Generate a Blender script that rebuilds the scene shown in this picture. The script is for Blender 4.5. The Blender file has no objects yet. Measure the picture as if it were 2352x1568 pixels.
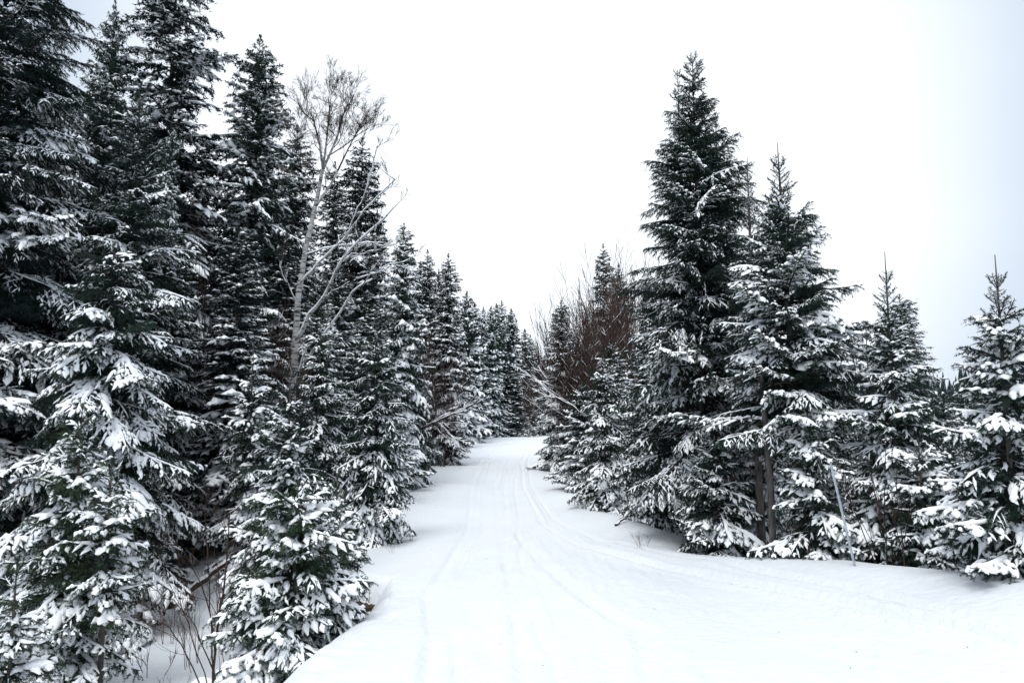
import bpy, math, random
import numpy as np
from mathutils import Vector, Matrix

S = bpy.context.scene
C = S.collection
R = math.radians

# ------------------------------------------------------------------ camera, sky, sun, exposure
CAM_Z = 3.2
F_PX = 1568.0                       # focal length in pixels of a 2352 px wide picture
TILT = math.atan((946 - 784) / F_PX)
cam_data = bpy.data.cameras.new('camera')
cam_data.sensor_width = 36.0
cam_data.lens = 36.0 * F_PX / 2352.0
cam_data.clip_start = 0.1
cam_data.clip_end = 3000
cam = bpy.data.objects.new('camera', cam_data)
C.objects.link(cam)
cam.location = (0, 0, CAM_Z)
cam.rotation_euler = (R(90) + TILT, 0, 0)
S.camera = cam

SUN_EL, SUN_AZ = R(60), R(205)      # high behind the cloud sheet
S.view_settings.view_transform = 'Standard'
S.view_settings.look = 'None'
S.view_settings.gamma = 1.0
S.view_settings.use_curve_mapping = False
S.view_settings.exposure = 0.76

world = bpy.data.worlds.new('World')
S.world = world
world.use_nodes = True
nt = world.node_tree
nt.nodes.clear()
out = nt.nodes.new('ShaderNodeOutputWorld')
bg = nt.nodes.new('ShaderNodeBackground')
bg.inputs['Strength'].default_value = 0.1
sky = nt.nodes.new('ShaderNodeTexSky')
sky.sky_type = 'NISHITA'
sky.sun_disc = False
sky.sun_elevation = SUN_EL
sky.sun_rotation = SUN_AZ
tc = nt.nodes.new('ShaderNodeTexCoord')
mp = nt.nodes.new('ShaderNodeMapping')
mp.inputs['Scale'].default_value = (1.0, 1.0, 2.2)
nz = nt.nodes.new('ShaderNodeTexNoise')
nz.inputs['Scale'].default_value = 1.7
nz.inputs['Detail'].default_value = 4
nz.inputs['Roughness'].default_value = 0.45
dot = nt.nodes.new('ShaderNodeVectorMath'); dot.operation = 'DOT_PRODUCT'
sd = (math.cos(R(16)) * math.sin(R(2)), math.cos(R(16)) * math.cos(R(2)), math.sin(R(16)))
dot.inputs[1].default_value = sd
mr = nt.nodes.new('ShaderNodeMapRange')
mr.interpolation_type = 'SMOOTHSTEP'
mr.inputs['From Min'].default_value = 0.75
mr.inputs['From Max'].default_value = 0.99
add = nt.nodes.new('ShaderNodeMath'); add.operation = 'MULTIPLY_ADD'
add.inputs[1].default_value = 0.4
ramp = nt.nodes.new('ShaderNodeValToRGB')
ramp.color_ramp.elements[0].position = 0.18
ramp.color_ramp.elements[0].color = (0.39, 0.48, 0.60, 1)
ramp.color_ramp.elements[1].position = 1.0
ramp.color_ramp.elements[1].color = (0.89, 0.94, 1.0, 1)
gain = nt.nodes.new('ShaderNodeVectorMath'); gain.operation = 'SCALE'
gain.inputs['Scale'].default_value = 7.4
mix = nt.nodes.new('ShaderNodeMix'); mix.data_type = 'RGBA'
mix.inputs[0].default_value = 0.985
L_ = nt.links.new
L_(tc.outputs['Generated'], mp.inputs['Vector'])
L_(mp.outputs['Vector'], nz.inputs['Vector'])
L_(tc.outputs['Generated'], dot.inputs[0])
L_(dot.outputs['Value'], mr.inputs['Value'])
L_(nz.outputs['Fac'], add.inputs[0])
L_(mr.outputs['Result'], add.inputs[2])
zf = nt.nodes.new('ShaderNodeMapRange'); zf.inputs['From Min'].default_value = 6.9; zf.inputs['From Max'].default_value = 13.0
zf.inputs['To Max'].default_value = 0.75
zadd = nt.nodes.new('ShaderNodeMath'); zadd.operation = 'ADD'
L_(add.outputs['Value'], zadd.inputs[0]); L_(zf.outputs['Result'], zadd.inputs[1])
L_(zadd.outputs['Value'], ramp.inputs['Fac'])
L_(ramp.outputs['Color'], gain.inputs[0])
sep = nt.nodes.new('ShaderNodeSeparateXYZ')       # overcast skies brighten towards the zenith
zen = nt.nodes.new('ShaderNodeMapRange'); zen.interpolation_type = 'SMOOTHSTEP'
zen.inputs['From Min'].default_value = 0.45; zen.inputs['From Max'].default_value = 1.0
zen.inputs['To Min'].default_value = 7.4; zen.inputs['To Max'].default_value = 13.0
L_(tc.outputs['Generated'], sep.inputs[0]); L_(sep.outputs['Z'], zen.inputs['Value'])
L_(zen.outputs['Result'], gain.inputs['Scale']); L_(zen.outputs['Result'], zf.inputs['Value'])
L_(sky.outputs['Color'], mix.inputs[6])
L_(gain.outputs['Vector'], mix.inputs[7])
L_(mix.outputs[2], bg.inputs['Color'])
L_(bg.outputs['Background'], out.inputs['Surface'])

sun_data = bpy.data.lights.new('sun', 'SUN')
sun_data.energy = 1.15
sun_data.angle = R(28)
sun_data.color = (1.0, 0.98, 0.95)
sun = bpy.data.objects.new('sun', sun_data)
C.objects.link(sun)
sdir = Vector((math.cos(SUN_EL) * math.sin(SUN_AZ), math.cos(SUN_EL) * math.cos(SUN_AZ), math.sin(SUN_EL)))
sun.rotation_euler = sdir.to_track_quat('Z', 'Y').to_euler()

# ------------------------------------------------------------------ helpers
def at(px, py, d):
    """world point at forward distance d seen at pixel (px, py) of the 2352 px wide picture"""
    u = (px - 1176) / F_PX
    v = (784 - py) / F_PX
    s = d / (math.cos(TILT) - v * math.sin(TILT))
    return Vector((u * s, d, CAM_Z + s * (math.sin(TILT) + v * math.cos(TILT))))

def mesh(name, V, T, mats, idx=None, smooth=False):
    V = np.asarray(V, np.float32).reshape(-1, 3); T = np.asarray(T, np.int32)
    k = T.shape[1]
    me = bpy.data.meshes.new(name)
    me.vertices.add(len(V)); me.vertices.foreach_set('co', V.ravel())
    me.loops.add(T.size); me.loops.foreach_set('vertex_index', T.ravel())
    me.polygons.add(len(T))
    me.polygons.foreach_set('loop_start', np.arange(0, T.size, k, dtype=np.int32))
    me.polygons.foreach_set('loop_total', np.full(len(T), k, np.int32))
    me.polygons.foreach_set('use_smooth', np.full(len(T), smooth))
    if not isinstance(mats, (list, tuple)): mats = [mats]
    for m in mats: me.materials.append(m)
    if idx is not None: me.polygons.foreach_set('material_index', np.asarray(idx, np.int32))
    me.update(calc_edges=True)
    return me

def link(name, me, parent=None, loc=None):
    o = bpy.data.objects.new(name, me)
    C.objects.link(o)
    if parent is not None: o.parent = parent
    if loc is not None: o.location = loc
    return o

def thing(name, label, cat, loc, group=None, me=None, rz=0.0):
    o = bpy.data.objects.new(name, me)
    C.objects.link(o)
    o.location = loc; o.rotation_euler = (0, 0, rz)
    o['label'] = label; o['category'] = cat
    if group: o['group'] = group
    return o

class Geo:
    def __init__(s): s.V = []; s.T = []; s.n = 0
    def add(s, V, T):
        V = np.asarray(V, float).reshape(-1, 3)
        if len(V) == 0: return
        s.V.append(V); s.T.append(np.asarray(T, int) + s.n); s.n += len(V)
    def get(s):
        if not s.V: return np.zeros((3, 3)), np.array([[0, 1, 2]])
        return np.concatenate(s.V), np.concatenate(s.T)

def tube(P, r, k=5):
    """tapered tube along polyline P (n,3) with radii r (n,) as triangles"""
    P = np.asarray(P, float); n = len(P); r = np.broadcast_to(np.asarray(r, float), (n,))
    t = np.gradient(P, axis=0); t /= np.linalg.norm(t, axis=1)[:, None] + 1e-9
    ref = np.array([0, 0, 1.0]) if abs(t[:, 2]).mean() < 0.8 else np.array([0, 1.0, 0])
    a = np.cross(t, ref); a /= np.linalg.norm(a, axis=1)[:, None] + 1e-9
    b = np.cross(t, a)
    ang = np.arange(k) * 2 * math.pi / k
    V = P[:, None] + r[:, None, None] * (np.cos(ang)[None, :, None] * a[:, None] + np.sin(ang)[None, :, None] * b[:, None])
    V = V.reshape(-1, 3)
    i = np.arange(n - 1)[:, None] * k; j = np.arange(k)[None]; j2 = (j + 1) % k
    q = np.stack([i + j, i + j2, i + k + j2, i + k + j], -1).reshape(-1, 4)
    T = np.concatenate([q[:, [0, 1, 2]], q[:, [0, 2, 3]]])
    caps = [[0, x + 1, x] for x in range(1, k - 1)] + [[(n - 1) * k, (n - 1) * k + x, (n - 1) * k + x + 1] for x in range(1, k - 1)]
    return V, np.concatenate([T, np.array(caps)])

RING6 = np.array([(-1, -.1), (-.72, .62), (0, 1), (.72, .62), (1, -.1), (0, -.45)])
RING4 = np.array([(-1, -.1), (0, 1), (1, -.1), (0, -.4)])
def snow_strip(P, w, h, lift, ring=RING6):
    """rounded ridge of snow lying along polyline P"""
    P = np.asarray(P, float); n = len(P)
    t = np.gradient(P, axis=0)
    side = np.stack([-t[:, 1], t[:, 0], 0 * t[:, 0]], 1)
    side /= np.linalg.norm(side, axis=1)[:, None] + 1e-6
    up = np.array([0, 0, 1.0])
    w = np.broadcast_to(w, (n,)); h = np.broadcast_to(h, (n,))
    V = P[:, None] + up * lift + ring[None, :, :1] * w[:, None, None] * side[:, None] + ring[None, :, 1:] * h[:, None, None] * up
    k = len(ring)
    V = V.reshape(-1, 3)
    i = np.arange(n - 1)[:, None] * k; j = np.arange(k)[None]; j2 = (j + 1) % k
    q = np.stack([i + j, i + k + j, i + k + j2, i + j2], -1).reshape(-1, 4)
    T = np.concatenate([q[:, [0, 1, 2]], q[:, [0, 2, 3]]])
    return V, T

def noise1(rng, n, k=3):
    a = rng.normal(size=n + k * 2)
    a = np.convolve(a, np.ones(k) / k ** .5, 'same')[k:-k]
    return a

# value noise on the plane, used for terrain and snow patches
_rng0 = np.random.default_rng(5)
_lat = _rng0.random((256, 256))
def vnoise(x, y):
    x = np.asarray(x, float); y = np.asarray(y, float)
    xi = np.floor(x).astype(int); yi = np.floor(y).astype(int)
    fx = x - xi; fy = y - yi
    fx = fx * fx * (3 - 2 * fx); fy = fy * fy * (3 - 2 * fy)
    g = lambda a, b: _lat[a & 255, b & 255]
    return (g(xi, yi) * (1 - fx) + g(xi + 1, yi) * fx) * (1 - fy) + (g(xi, yi + 1) * (1 - fx) + g(xi + 1, yi + 1) * fx) * fy - .5
def sstep(a, b, x):
    t = np.clip((x - a) / (b - a), 0, 1); return t * t * (3 - 2 * t)

# ------------------------------------------------------------------ materials
def mat_base(name, rough=0.8, spec=0.2):
    m = bpy.data.materials.new(name); m.use_nodes = True
    b = m.node_tree.nodes['Principled BSDF']
    b.inputs['Roughness'].default_value = rough
    b.inputs['Specular IOR Level'].default_value = spec
    return m, m.node_tree, b

def noise_mat(name, c1, c2, scale=6.0, rough=0.8, spec=0.2, bump=0.0, bscale=40.0, rand=0.0, stretch=(1, 1, 1), pos=(0.3, 0.7), dist=0.02):
    m, t, b = mat_base(name, rough, spec)
    tcn = t.nodes.new('ShaderNodeTexCoord'); mpn = t.nodes.new('ShaderNodeMapping')
    mpn.inputs['Scale'].default_value = stretch
    n = t.nodes.new('ShaderNodeTexNoise'); n.inputs['Scale'].default_value = scale; n.inputs['Detail'].default_value = 4
    r = t.nodes.new('ShaderNodeValToRGB')
    r.color_ramp.elements[0].position = pos[0]; r.color_ramp.elements[1].position = pos[1]
    r.color_ramp.elements[0].color = (*c1, 1); r.color_ramp.elements[1].color = (*c2, 1)
    t.links.new(tcn.outputs['Object'], mpn.inputs['Vector']); t.links.new(mpn.outputs['Vector'], n.inputs['Vector'])
    src = n.outputs['Fac']
    if rand:
        oi = t.nodes.new('ShaderNodeObjectInfo'); ma = t.nodes.new('ShaderNodeMath'); ma.operation = 'MULTIPLY_ADD'
        sub = t.nodes.new('ShaderNodeMath'); sub.operation = 'SUBTRACT'; sub.inputs[1].default_value = .5
        t.links.new(oi.outputs['Random'], sub.inputs[0]); t.links.new(sub.outputs[0], ma.inputs[0])
        ma.inputs[1].default_value = rand; t.links.new(n.outputs['Fac'], ma.inputs[2]); src = ma.outputs[0]
    t.links.new(src, r.inputs['Fac']); t.links.new(r.outputs['Color'], b.inputs['Base Color'])
    if bump:
        n2 = t.nodes.new('ShaderNodeTexNoise'); n2.inputs['Scale'].default_value = bscale; n2.inputs['Detail'].default_value = 5
        t.links.new(mpn.outputs['Vector'], n2.inputs['Vector'])
        bp = t.nodes.new('ShaderNodeBump'); bp.inputs['Strength'].default_value = bump; bp.inputs['Distance'].default_value = dist
        t.links.new(n2.outputs['Fac'], bp.inputs['Height']); t.links.new(bp.outputs['Normal'], b.inputs['Normal'])
    return m

M_NEEDLE = noise_mat('fir needles', (0.005, 0.015, 0.012), (0.020, 0.044, 0.028), 2.5, 0.65, 0.25, rand=0.5)
M_NEEDLE_DARK = noise_mat('dark fir needles', (0.003, 0.010, 0.010), (0.012, 0.028, 0.022), 2.5, 0.7, 0.2, rand=0.4)
M_NEEDLE_GREEN = noise_mat('young fir needles', (0.008, 0.023, 0.013), (0.036, 0.064, 0.028), 3.0, 0.6, 0.3, rand=0.5)
M_TWIG = noise_mat('twig bark', (0.025, 0.02, 0.017), (0.07, 0.055, 0.045), 12, 0.9)
M_BARK = noise_mat('fir bark', (0.03, 0.026, 0.024), (0.15, 0.135, 0.125), 9, 0.9, 0.15, bump=0.8, bscale=22, stretch=(1, 1, .35))
M_BROWN = noise_mat('brown twig bark', (0.030, 0.018, 0.014), (0.085, 0.055, 0.044), 6, 0.85, rand=0.4)
M_RED = noise_mat('red twig bark', (0.05, 0.018, 0.012), (0.16, 0.055, 0.03), 6, 0.8, rand=0.4)
M_SNOW = noise_mat('clinging snow', (0.92, 0.935, 0.95), (0.95, 0.96, 0.965), 9, 0.6, 0.2, bump=0.25, bscale=60)
M_LOG = noise_mat('old wood', (0.012, 0.009, 0.007), (0.07, 0.042, 0.028), 5, 0.9, 0.1, bump=0.6, bscale=15, stretch=(.3, 1, 1))
M_EARTH = noise_mat('dark earth', (0.012, 0.01, 0.008), (0.05, 0.035, 0.025), 8, 0.95, 0.1, bump=0.8, bscale=12)

def birch_mat():
    m, t, b = mat_base('birch bark', 0.7, 0.2)
    tcn = t.nodes.new('ShaderNodeTexCoord'); mpn = t.nodes.new('ShaderNodeMapping'); mpn.inputs['Scale'].default_value = (1.5, 1.5, 9)
    n = t.nodes.new('ShaderNodeTexNoise'); n.inputs['Scale'].default_value = 2.2; n.inputs['Detail'].default_value = 5
    r = t.nodes.new('ShaderNodeValToRGB')
    e = r.color_ramp.elements
    e[0].position = 0.36; e[0].color = (0.04, 0.035, 0.03, 1)
    e[1].position = 0.47; e[1].color = (0.30, 0.29, 0.285, 1)
    x = e.new(0.65); x.color = (0.46, 0.45, 0.44, 1)
    t.links.new(tcn.outputs['Object'], mpn.inputs['Vector']); t.links.new(mpn.outputs['Vector'], n.inputs['Vector'])
    t.links.new(n.outputs['Fac'], r.inputs['Fac']); t.links.new(r.outputs['Color'], b.inputs['Base Color'])
    return m
M_BIRCH = birch_mat()
M_STEEL = noise_mat('galvanised steel', (0.30, 0.34, 0.38), (0.50, 0.54, 0.58), 14, 0.45, 0.5, pos=(.25, .75))
M_STEEL.node_tree.nodes['Principled BSDF'].inputs['Metallic'].default_value = 0.3

def ground_mat():
    m, t, b = mat_base('ground snow', 0.55, 0.25)
    tcn = t.nodes.new('ShaderNodeTexCoord')
    n = t.nodes.new('ShaderNodeTexNoise'); n.inputs['Scale'].default_value = 0.6; n.inputs['Detail'].default_value = 5
    r = t.nodes.new('ShaderNodeValToRGB')
    r.color_ramp.elements[0].color = (0.60, 0.625, 0.65, 1); r.color_ramp.elements[1].color = (0.69, 0.71, 0.73, 1)
    n1 = t.nodes.new('ShaderNodeTexNoise'); n1.inputs['Scale'].default_value = 7; n1.inputs['Detail'].default_value = 6
    n2 = t.nodes.new('ShaderNodeTexNoise'); n2.inputs['Scale'].default_value = 45; n2.inputs['Detail'].default_value = 4
    for q in (n, n1, n2): t.links.new(tcn.outputs['Object'], q.inputs['Vector'])
    t.links.new(n.outputs['Fac'], r.inputs['Fac']); t.links.new(r.outputs['Color'], b.inputs['Base Color'])
    b1 = t.nodes.new('ShaderNodeBump'); b1.inputs['Strength'].default_value = .6; b1.inputs['Distance'].default_value = .05
    b2 = t.nodes.new('ShaderNodeBump'); b2.inputs['Strength'].default_value = .5; b2.inputs['Distance'].default_value = .012
    t.links.new(n1.outputs['Fac'], b1.inputs['Height']); t.links.new(n2.outputs['Fac'], b2.inputs['Height'])
    t.links.new(b1.outputs['Normal'], b2.inputs['Normal']); t.links.new(b2.outputs['Normal'], b.inputs['Normal'])
    return m
M_GROUND = ground_mat()

# ------------------------------------------------------------------ terrain
PROF = np.array([(-40, 1.9), (-5, 1.6), (0, 1.5), (3, 1.18), (6, 0.80), (10, 0.45), (14, 0.17), (20, 0.04), (32, 0.01), (45, 0.04), (65, 0.15), (75, 0.35), (82, 0.2), (95, 0.0), (600, 0.0)])
XL = np.array([(-40, -2.2), (5, -1.9), (11.0, -1.85), (12.6, -2.1), (13.6, -4.2), (16, -5.0), (22, -4.3), (34, -4.9), (60, -5.6), (75, -6), (600, -6)])
XR = np.array([(-40, 12), (0, 9), (6, 7.6), (9, 6.8), (12, 5.7), (13.5, 4.5), (15.2, 3.5), (16.2, 3.1), (17.3, 3.9), (19, 3.6), (22, 2.9), (28, 2.4), (36, 2.4), (50, 2.9), (65, 4.2), (75, 5.2), (600, 6)])
def px_track(pts):
    """track polyline given as (pixel x, pixel y, distance) -> (y, x) table"""
    return np.array([(d, at(px, py, d).x) for px, py, d in pts])
TRACKS = [  # table, depth, half width
    (px_track([(985, 1560, 6.3), (1000, 1430, 8.6), (985, 1320, 11.0), (1040, 1230, 15), (1080, 1180, 19), (1085, 1110, 30), (1110, 1060, 46), (1150, 1035, 58), (1210, 1012, 72)]), .034, .12),
    (px_track([(1060, 1560, 6.3), (1035, 1430, 8.6), (1010, 1340, 11.0), (1065, 1240, 15), (1095, 1190, 19), (1100, 1110, 30), (1125, 1060, 46), (1165, 1035, 58), (1220, 1012, 72)]), .03, .09),
    (px_track([(1230, 1560, 6.3), (1190, 1430, 8.6), (1180, 1340, 11.0), (1165, 1240, 15), (1150, 1190, 19), (1140, 1110, 30), (1160, 1060, 46), (1195, 1035, 58), (1235, 1012, 72)]), .02, .12),
    (px_track([(1310, 1560, 6.3), (1240, 1430, 8.6), (1205, 1340, 11.0), (1200, 1240, 15), (1195, 1190, 19), (1185, 1110, 30), (1190, 1060, 46), (1205, 1035, 58), (1240, 1012, 72)]), .022, .10),
    (px_track([(2352, 1540, 6.8), (1900, 1390, 9.8), (1600, 1290, 13), (1330, 1245, 16.5), (1250, 1195, 20), (1205, 1110, 30), (1200, 1070, 44), (1215, 1035, 58), (1250, 1012, 72)]), .05, .12),
    (px_track([(2352, 1500, 7.2), (1950, 1370, 10.2), (1640, 1275, 13.6), (1370, 1235, 17), (1270, 1185, 21), (1220, 1110, 30), (1212, 1070, 44), (1225, 1035, 58), (1256, 1012, 72)]), .03, .09),
    (px_track([(1500, 1560, 6.2), (1480, 1430, 8.6), (1330, 1330, 11.3), (1230, 1240, 15.5), (1170, 1180, 20), (1160, 1110, 30), (1175, 1070, 44)]), .022, .14),
]
def ground(x, y, fine=True):
    x = np.asarray(x, float); y = np.asarray(y, float)
    z = np.interp(y, PROF[:, 0], PROF[:, 1])
    # gentle undulation
    z = z + 0.10 * vnoise(x * .22 + 7, y * .16) + 0.035 * vnoise(x * .8, y * .6 + 3)
    xl = np.interp(y, XL[:, 0], XL[:, 1]) + 0.25 * vnoise(y * .5, y * 0 + 9)
    xr = np.interp(y, XR[:, 0], XR[:, 1]) + 0.30 * vnoise(y * .45 + 4, y * 0 + 2)
    # left ravine, deep by the camera and only a dip further on
    dl = np.interp(y, [-40, 4, 9, 12, 16, 24, 40], [1.5, 1.65, 1.38, 1.28, 0.95, 0.35, 0.15])
    wl = np.interp(y, [-40, 10, 12.3, 13.4, 15, 600], [1.9, 1.7, .8, 1.0, 2.4, 2.4])
    m = sstep(0, 1, (xl - x) / wl)
    z = z - dl * m + m * (0.25 * vnoise(x * .5, y * .5 + 20) + .08 * vnoise(x * 1.7, y * 1.7))
    band = np.exp(-((x - xl + .1) / .35) ** 2) * (1 - sstep(14, 20, y))
    z = z + band * (.10 * vnoise(x * 4.1, y * 3.3) + .06 * vnoise(x * 9, y * 8))
    # slope that climbs again under the left forest
    z = z + sstep(8, 40, xl - x) * 3.0
    # right side drops behind the drift
    dr = np.interp(y, [-40, 10, 15, 22, 40], [1.0, 1.0, 0.75, 0.35, 0.15])
    m = sstep(0, 1.9, x - xr)
    z = z - dr * m + m * .15 * vnoise(x * .6, y * .6 + 40)
    z = z + .15 * np.maximum(0, x - 3.2) * sstep(4, 8, y) * (1 - sstep(13, 18, y)) * (1 - sstep(9, 14, x))
    # a soft lip along the right drift
    z = z + 0.10 * np.exp(-((x - xr + .55) / .6) ** 2) * sstep(5, 9, y) * (1 - sstep(24, 34, y))
    z = z + 0.22 * np.exp(-((x - 2.9) / .9) ** 2 - ((y - 18.6) / 1.5) ** 2)
    # low hills on the horizon
    far = sstep(90, 260, np.hypot(x, y))
    z = z + far * (5.5 + 6 * vnoise(x * .011 + 3, y * .011)) * sstep(10, 90, np.abs(x - 5) + y * .05)
    # wheel and ski tracks
    if fine:
        for tb, dep, hw in TRACKS:
            xt = np.interp(y, tb[:, 0], tb[:, 1]) + 0.03 * vnoise(y * 1.3, y * 0 + dep * 100)
            on = sstep(tb[0, 0] - 1, tb[0, 0] + .5, y) * (1 - sstep(tb[-1, 0] - 6, tb[-1, 0], y))
            slope = np.abs(np.gradient(tb[:, 1], tb[:, 0])); sl = np.interp(y, tb[:, 0], np.sqrt(1 + slope ** 2))
            u = (x - xt) / (hw * sl)
            k = 1 + .5 * vnoise(x * 2, y * 1.1 + 31)
            dep = dep * 1.3
            z = z - on * dep * k * np.exp(-u ** 6) + on * dep * .55 * k * np.exp(-((np.abs(u) - 1.55) / .55) ** 2)
        # packed, slightly rough tread of the trail between the outer tracks
        a = np.interp(y, TRACKS[0][0][:, 0], TRACKS[0][0][:, 1]); b = np.interp(y, TRACKS[4][0][:, 0], TRACKS[4][0][:, 1])
        tread = sstep(0, .3, x - a) * (1 - sstep(-.3, 0, x - b)) * (1 - sstep(70, 76, y))
        z = z + tread * (.022 * vnoise(x * 9, y * 3) + .028 * vnoise(x * 16 + 5, y * 1.2) - .03)
    return z

def gz(x, y): return float(ground(x, y, False))

ys = [-12.0]
while ys[-1] < 1.5: ys.append(ys[-1] + .5)
while ys[-1] < 90: ys.append(ys[-1] + max(.035, ys[-1] * .0075))
while ys[-1] < 900: ys.append(ys[-1] * 1.06)
xs = [0.0]
while xs[-1] < 9: xs.append(xs[-1] + .065)
while xs[-1] < 900: xs.append(xs[-1] + max(.12, (xs[-1] - 8) * .07))
xs = np.array([-v for v in xs[:0:-1]] + xs); ys = np.array(ys)
GX, GY = np.meshgrid(xs, ys)
GZ = ground(GX, GY)
nx, ny = len(xs), len(ys)
i = np.arange(ny - 1)[:, None] * nx + np.arange(nx - 1)[None]
Q = np.stack([i, i + 1, i + nx + 1, i + nx], -1).reshape(-1, 4)
g = link('ground', mesh('ground', np.stack([GX, GY, GZ], -1).reshape(-1, 3), Q, M_GROUND, smooth=True))
g['kind'] = 'structure'

# ------------------------------------------------------------------ bough templates
LOD = {
    0: dict(side=.080, sub=.060, nl=.034, nw=.0088, nd=240, ring=RING6, seg=.05, subs=True, twig=True, und=.060),
    1: dict(side=.14, sub=.13, nl=.085, nw=.030, nd=48, ring=RING4, seg=.11, subs=True, twig=False, und=.12),
    2: dict(side=.22, sub=.3, nl=.17, nw=.070, nd=20, ring=RING4, seg=.2, subs=False, twig=False, und=.26),
}
def needles(P0, P1, rng, p):
    """needles all round the straight pieces P0->P1"""
    P0 = np.array(P0); P1 = np.array(P1)
    d = P1 - P0; ln = np.linalg.norm(d, axis=1)
    cnt = rng.poisson(ln * p['nd'])
    idx = np.repeat(np.arange(len(ln)), cnt)
    n = len(idx)
    if n == 0: return np.zeros((0, 3)), np.zeros((0, 3), int)
    t = d[idx] / (ln[idx, None] + 1e-9)
    pos = P0[idx] + d[idx] * rng.random(n)[:, None]
    r = rng.normal(size=(n, 3)); r -= (r * t).sum(1)[:, None] * t; r /= np.linalg.norm(r, axis=1)[:, None] + 1e-9
    nd = r + t * rng.uniform(.35, 1.1, n)[:, None]; nd /= np.linalg.norm(nd, axis=1)[:, None]
    w = np.cross(nd, rng.normal(size=(n, 3))); w /= np.linalg.norm(w, axis=1)[:, None] + 1e-9
    l = p['nl'] * rng.uniform(.7, 1.2, n)[:, None]
    V = np.stack([pos - w * p['nw'] / 2, pos + w * p['nw'] / 2, pos + nd * l], 1).reshape(-1, 3)
    return V, np.arange(n * 3).reshape(-1, 3)

def bough_skeleton(L, rng, droop, p):
    """axis, side twigs and sub twigs as polylines"""
    n = max(6, int(L / .14))
    t = np.linspace(0, 1, n)
    wob = L * .05 * rng.uniform(-1, 1)
    axis = np.stack([L * t * (1 - .10 * droop * t), wob * np.sin(t * 3.0) + .01 * noise1(rng, n), L * (.16 * t - droop * .62 * t ** 2 + .12 * t ** 3)], 1)
    sides, subs = [], []
    s = L * .10; sg = 1
    while s < L * .985:
        tt = s / L
        base = np.array([np.interp(tt, t, axis[:, k]) for k in range(3)])
        tan = np.array([np.interp(min(tt + .03, 1), t, axis[:, k]) - np.interp(max(tt - .03, 0), t, axis[:, k]) for k in range(3)])
        tan /= np.linalg.norm(tan)
        l = (L * .44 * (1 - tt) ** .72 * min(1, (tt / .30)) ** .7 * rng.uniform(.62, 1.15) + .05)
        a = R(rng.uniform(46, 66) - 16 * tt) * sg
        d0 = np.array([tan[0] * math.cos(a) - tan[1] * math.sin(a), tan[0] * math.sin(a) + tan[1] * math.cos(a), tan[2] * math.cos(a) + rng.normal() * .10])
        m = max(3, int(l / p['seg']) + 1)
        u = np.linspace(0, 1, m)
        dr = rng.uniform(.15, .45) + max(0, droop - .2) * rng.uniform(.2, .85)
        fw = rng.uniform(.05, .22)
        pts = base + d0 * (l * u)[:, None] + tan * (l * fw * u ** 2)[:, None]
        pts[:, 2] -= l * dr * u ** 2
        sides.append(pts)
        if p['subs']:
            q = .05 + rng.random() * .03; s2 = 1
            while q < l - .02:
                uu = q / l
                b2 = np.array([np.interp(uu, u, pts[:, k]) for k in range(3)])
                dd = pts[min(m - 1, int(uu * (m - 1)) + 1)] - pts[int(uu * (m - 1))] if m > 1 else d0
                dd = dd / (np.linalg.norm(dd) + 1e-9)
                a2 = R(rng.uniform(35, 58)) * s2
                d2 = np.array([dd[0] * math.cos(a2) - dd[1] * math.sin(a2), dd[0] * math.sin(a2) + dd[1] * math.cos(a2), dd[2] + rng.normal() * .18 - .08])
                l2 = min(.16 + .05 * L, .05 + .34 * (l - q) * rng.uniform(.6, 1.2)) * (1.0 if p['sub'] < .1 else 1.35)
                k = 3 if p['sub'] < .1 else 2
                v = np.linspace(0, 1, k)
                pp = b2 + d2 * (l2 * v)[:, None]; pp[:, 2] -= l2 * rng.uniform(.05, .45) * v ** 2
                subs.append(pp)
                q += p['sub'] * rng.uniform(.7, 1.3); s2 = -s2
        s += p['side'] * rng.uniform(.7, 1.3); sg = -sg
    # hanging twigs below the snow line
    und = []
    for pl in [axis[len(axis) // 8:]] + sides:
        l = np.linalg.norm(pl[-1] - pl[0]); m = len(pl); q = .03
        while q < l:
            f = q / l * (m - 1); k = min(m - 2, int(f)); b = pl[k] + (pl[k + 1] - pl[k]) * (f - k)
            dd = (pl[k + 1] - pl[k]); dd = dd / (np.linalg.norm(dd) + 1e-9)
            v = dd * rng.uniform(.4, 1.1) + np.array([rng.normal() * .45, rng.normal() * .45, -rng.uniform(.25, 1.1)])
            v /= np.linalg.norm(v)
            und.append(np.array([b, b + v * rng.uniform(.05, .16) * (1 if p['und'] < .1 else 1.3)]))
            q += p['und'] * rng.uniform(.7, 1.3)
    return axis, sides, subs, und

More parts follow.
